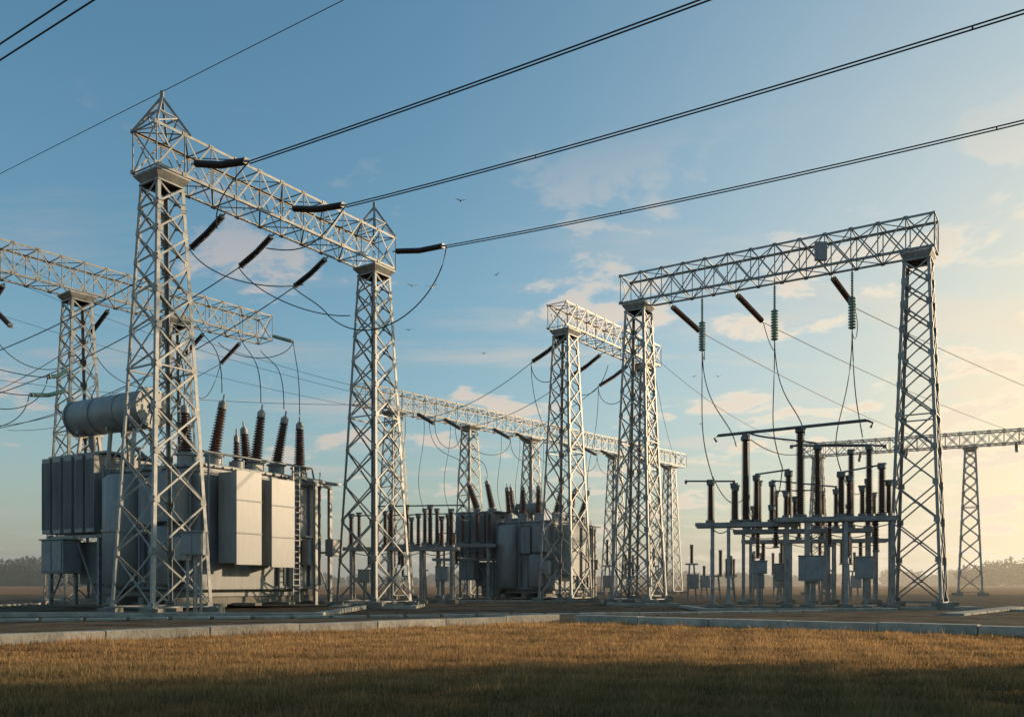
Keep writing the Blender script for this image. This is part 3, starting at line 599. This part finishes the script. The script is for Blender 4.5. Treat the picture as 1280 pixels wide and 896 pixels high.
for i,(x,y,s) in enumerate(((22.5,20.3,1.15),(19.5,14.6,1.05),(20.5,10,1.15),(18.8,5,1.0),(21,0.2,1.2),(19,-5,1.1),(27,14,1.2),(26.5,5,1.15),(31,20.5,1.2))):  # unseen trees right of frame, added to throw shadow over the near grass
    e=empty('offscreen_shadow_tree',(x,y,0),i*1.3,(s,s,s))
    if tm is None: to=trunk.obj('trunk',BARK,e); tm=to.data
    else: to=bpy.data.objects.new('trunk',tm); scene.collection.objects.link(to); to.parent=e
    co=bpy.data.objects.new('crown',lm); scene.collection.objects.link(co); co.parent=e
def treeline(x0,x1,y,h,n,seedk):
    r_=np.random.default_rng(seedk); xs=r_.uniform(x0,x1,n); hh=h*(.55+.45*np.abs(np.sin(xs*.02+seedk)*np.sin(xs*.053+1)))*r_.uniform(.7,1.2,n)
    c=np.stack([xs,y+r_.uniform(-15,15,n),hh*.5],1); r=np.stack([hh*.45,hh*.4,hh*.55],1)
    me=leafmesh('distant_treeline',c,r,170,.8,HAZY); o=bpy.data.objects.new('distant_treeline',me); scene.collection.objects.link(o)
treeline(-330,-170,400,12,240,3); treeline(-195,560,700,10.5,560,5); treeline(225,420,430,12.0,240,9); treeline(-900,-300,800,14,300,12); treeline(320,900,650,14,260,14)
# ------------------------------------------------------------------ birds
BIRD=noisy('dark_feathers',(.05,.05,.055),(.12,.12,.12),20,.8); BIRDW=noisy('white_feathers',(.7,.7,.68),(.85,.85,.82),20,.8)
def bird(x,y,z,s,rz,flap,mat):
    R=empty('bird',(x,y,z),rz,(s,s,s)); b=MB()
    b.lathe((-.28,0,0),(.26,0,.03),[(0,.01),(.12,.035),(.35,.075),(.65,.08),(.8,.045),(.88,.05),(.95,.035),(1,.008)],10)
    b.add([(-.24,-.02,0),(-.24,.02,0),(-.42,.07,0),(-.42,-.07,0)],[(0,1,2,3)])
    for sd in (-1,1):
        b.add([(.12,0.04*sd,.03),(.16,.28*sd,.03+flap*.28),(.02,.62*sd,.03+flap*.36),(-.08,.6*sd,.02+flap*.34),(-.06,.26*sd,.02+flap*.25),(-.1,.04*sd,.02)],[(0,1,4,5),(1,2,3,4)])
    b.obj('body_and_wings',mat,R)
for (x,y,z,s,r,f,m) in ((-3.5,60,27.5,.6,1.9,.5,BIRD),(-5.5,60,21.6,.75,1.2,.6,BIRDW),(-6.8,60,21.7,.6,1.9,.4,BIRDW),(-7.2,61,19.0,.5,1.5,.3,BIRD),(-1.1,61,22.8,.45,1,.7,BIRD),(-2.6,80,22.3,.6,1.2,.4,BIRD),(14.5,62,16.0,.5,1.3,.5,BIRD),(12.8,62,16.0,.4,.9,.4,BIRD),(13.7,64,13.0,.4,.9,.7,BIRD)):
    bird(x,y,z,s,r,f,m)
# ------------------------------------------------------------------ low morning mist (real volume over the fields)
mm=bpy.data.materials.new('mist'); mm.use_nodes=True; nt=mm.node_tree; nt.nodes.remove(nt.nodes['Principled BSDF'])
vs_=nt.nodes.new('ShaderNodeVolumeScatter'); vs_.inputs['Density'].default_value=.0011; vs_.inputs['Anisotropy'].default_value=.6; vs_.inputs['Color'].default_value=(1,.88,.74,1)
nt.links.new(vs_.outputs[0],nt.nodes['Material Output'].inputs['Volume'])
mi=MB(); mi.box(-900,900,56,1100,-1,18); mi.obj('ground_mist',mm)
# ------------------------------------------------------------------ sky, sun
SUN_EL=math.radians(11); SUN_AZ=math.radians(69)
sd=V((math.sin(SUN_AZ)*math.cos(SUN_EL),math.cos(SUN_AZ)*math.cos(SUN_EL),math.sin(SUN_EL)))
w=bpy.data.worlds.new('World'); scene.world=w; w.use_nodes=True; nt=w.node_tree; N=nt.nodes; L=nt.links
bg=N['Background']; bg.inputs['Strength'].default_value=.138
sk=N.new('ShaderNodeTexSky'); sk.sky_type='NISHITA'; sk.sun_disc=False; sk.sun_elevation=SUN_EL; sk.sun_rotation=SUN_AZ; sk.air_density=1.0; sk.dust_density=1.6; sk.ozone_density=1.6
tc_=N.new('ShaderNodeTexCoord'); sep=N.new('ShaderNodeSeparateXYZ'); L.new(tc_.outputs['Generated'],sep.inputs[0])
def M(op,a,b=None,c=None):
    n=N.new('ShaderNodeMath'); n.operation=op
    for i,x in enumerate((a,b,c)):
        if x is None: continue
        if isinstance(x,(int,float)): n.inputs[i].default_value=x
        else: L.new(x,n.inputs[i])
    return n.outputs[0]
def mixc(f,a,b,bt='MIX'):
    n=N.new('ShaderNodeMix'); n.data_type='RGBA'; n.blend_type=bt
    if isinstance(f,(int,float)): n.inputs[0].default_value=f
    else: L.new(f,n.inputs[0])
    for i,x in ((6,a),(7,b)):
        if isinstance(x,tuple): n.inputs[i].default_value=(*x,1)
        else: L.new(x,n.inputs[i])
    return n.outputs[2]
zc=M('MAXIMUM',sep.outputs[2],0.0)
def lobe(azd,z,pw):
    g=V((math.sin(math.radians(azd)),math.cos(math.radians(azd)),z)).normalized()
    dt=N.new('ShaderNodeVectorMath'); dt.operation='DOT_PRODUCT'; L.new(tc_.outputs['Generated'],dt.inputs[0]); dt.inputs[1].default_value=tuple(g)
    d_=M('MAXIMUM',dt.outputs['Value'],0.0); return d_,M('POWER',d_,pw)
dp,glow=lobe(40,.10,9.0); _,core=lobe(35,.10,70.0)
haze=M('POWER',M('SUBTRACT',1.0,zc),6.5)
base=mixc(M('SUBTRACT',1.0,M('MULTIPLY',haze,.85)),sk.outputs[0],(.97,1.43,1.44),'MULTIPLY')
# two cloud decks: scattered puffs, and thin stretched veils
def deck(offset,sx,sy,scale,zoff,tlo,width,detail=11,gl=.10):
    den=M('ADD',zc,zoff); cx=M('MULTIPLY',M('DIVIDE',sep.outputs[0],den),sx); cy=M('MULTIPLY',M('DIVIDE',sep.outputs[1],den),sy)
    cmb=N.new('ShaderNodeCombineXYZ'); L.new(cx,cmb.inputs[0]); L.new(cy,cmb.inputs[1]); cmb.inputs[2].default_value=offset
    n1=N.new('ShaderNodeTexNoise'); n1.inputs['Scale'].default_value=scale; n1.inputs['Detail'].default_value=detail; n1.inputs['Roughness'].default_value=.57; n1.inputs['Distortion'].default_value=.25; L.new(cmb.outputs[0],n1.inputs['Vector'])
    thr=M('SUBTRACT',tlo,M('MULTIPLY',glow,gl))
    cl=N.new('ShaderNodeMapRange'); cl.interpolation_type='SMOOTHSTEP'; L.new(n1.outputs['Fac'],cl.inputs['Value']); L.new(thr,cl.inputs['From Min']); L.new(M('ADD',thr,width),cl.inputs['From Max'])
    return cl.outputs[0]
d1=deck(2.2,1.0,1.0,3.1,.16,.56,.09,gl=.07)
d2=deck(8.1,.55,1.5,1.6,.10,.50,.20,gl=.08)
fade=N.new('ShaderNodeMapRange'); L.new(zc,fade.inputs['Value']); fade.inputs['From Min'].default_value=.46; fade.inputs['From Max'].default_value=.28
c1=mixc(M('MULTIPLY',haze,.6),base,(3.7,3.35,3.0))
c2=mixc(M('MULTIPLY',glow,.78),c1,(6.2,5.2,3.7))
c2=mixc(M('MULTIPLY',core,.7),c2,(9.0,7.2,4.4))
veil=mixc(M('POWER',dp,3.0),(3.7,3.35,3.3),(7.2,5.9,4.3))
c3=mixc(M('MULTIPLY',M('MULTIPLY',d2,fade.outputs[0]),.45),c2,veil)
puff=mixc(M('POWER',dp,2.5),(4.2,3.55,3.3),(8.6,7.0,5.1))
puff=mixc(M('MULTIPLY',M('POWER',d1,3.0),.30),puff,(3.4,3.1,3.1))
c4=mixc(M('MULTIPLY',M('MULTIPLY',d1,fade.outputs[0]),.8),c3,puff)
L.new(c4,bg.inputs['Color'])
s=bpy.data.lights.new('sun','SUN'); s.energy=4.9; s.angle=math.radians(.5); s.color=(1,.74,.47)
so=bpy.data.objects.new('sun',s); scene.collection.objects.link(so); so.rotation_euler=sd.to_track_quat('Z','Y').to_euler(); so.location=(60,30,40)
# ------------------------------------------------------------------ camera
cam=bpy.data.cameras.new('camera'); co=bpy.data.objects.new('camera',cam); scene.collection.objects.link(co)
co.location=(0,0,1.5); co.rotation_euler=(math.radians(90),0,0); cam.lens=30.94; cam.sensor_width=36; cam.shift_y=.2188; cam.clip_end=8000; cam.clip_start=.1
scene.camera=co
scene.view_settings.view_transform='Standard'; scene.view_settings.look='None'; scene.view_settings.exposure=0
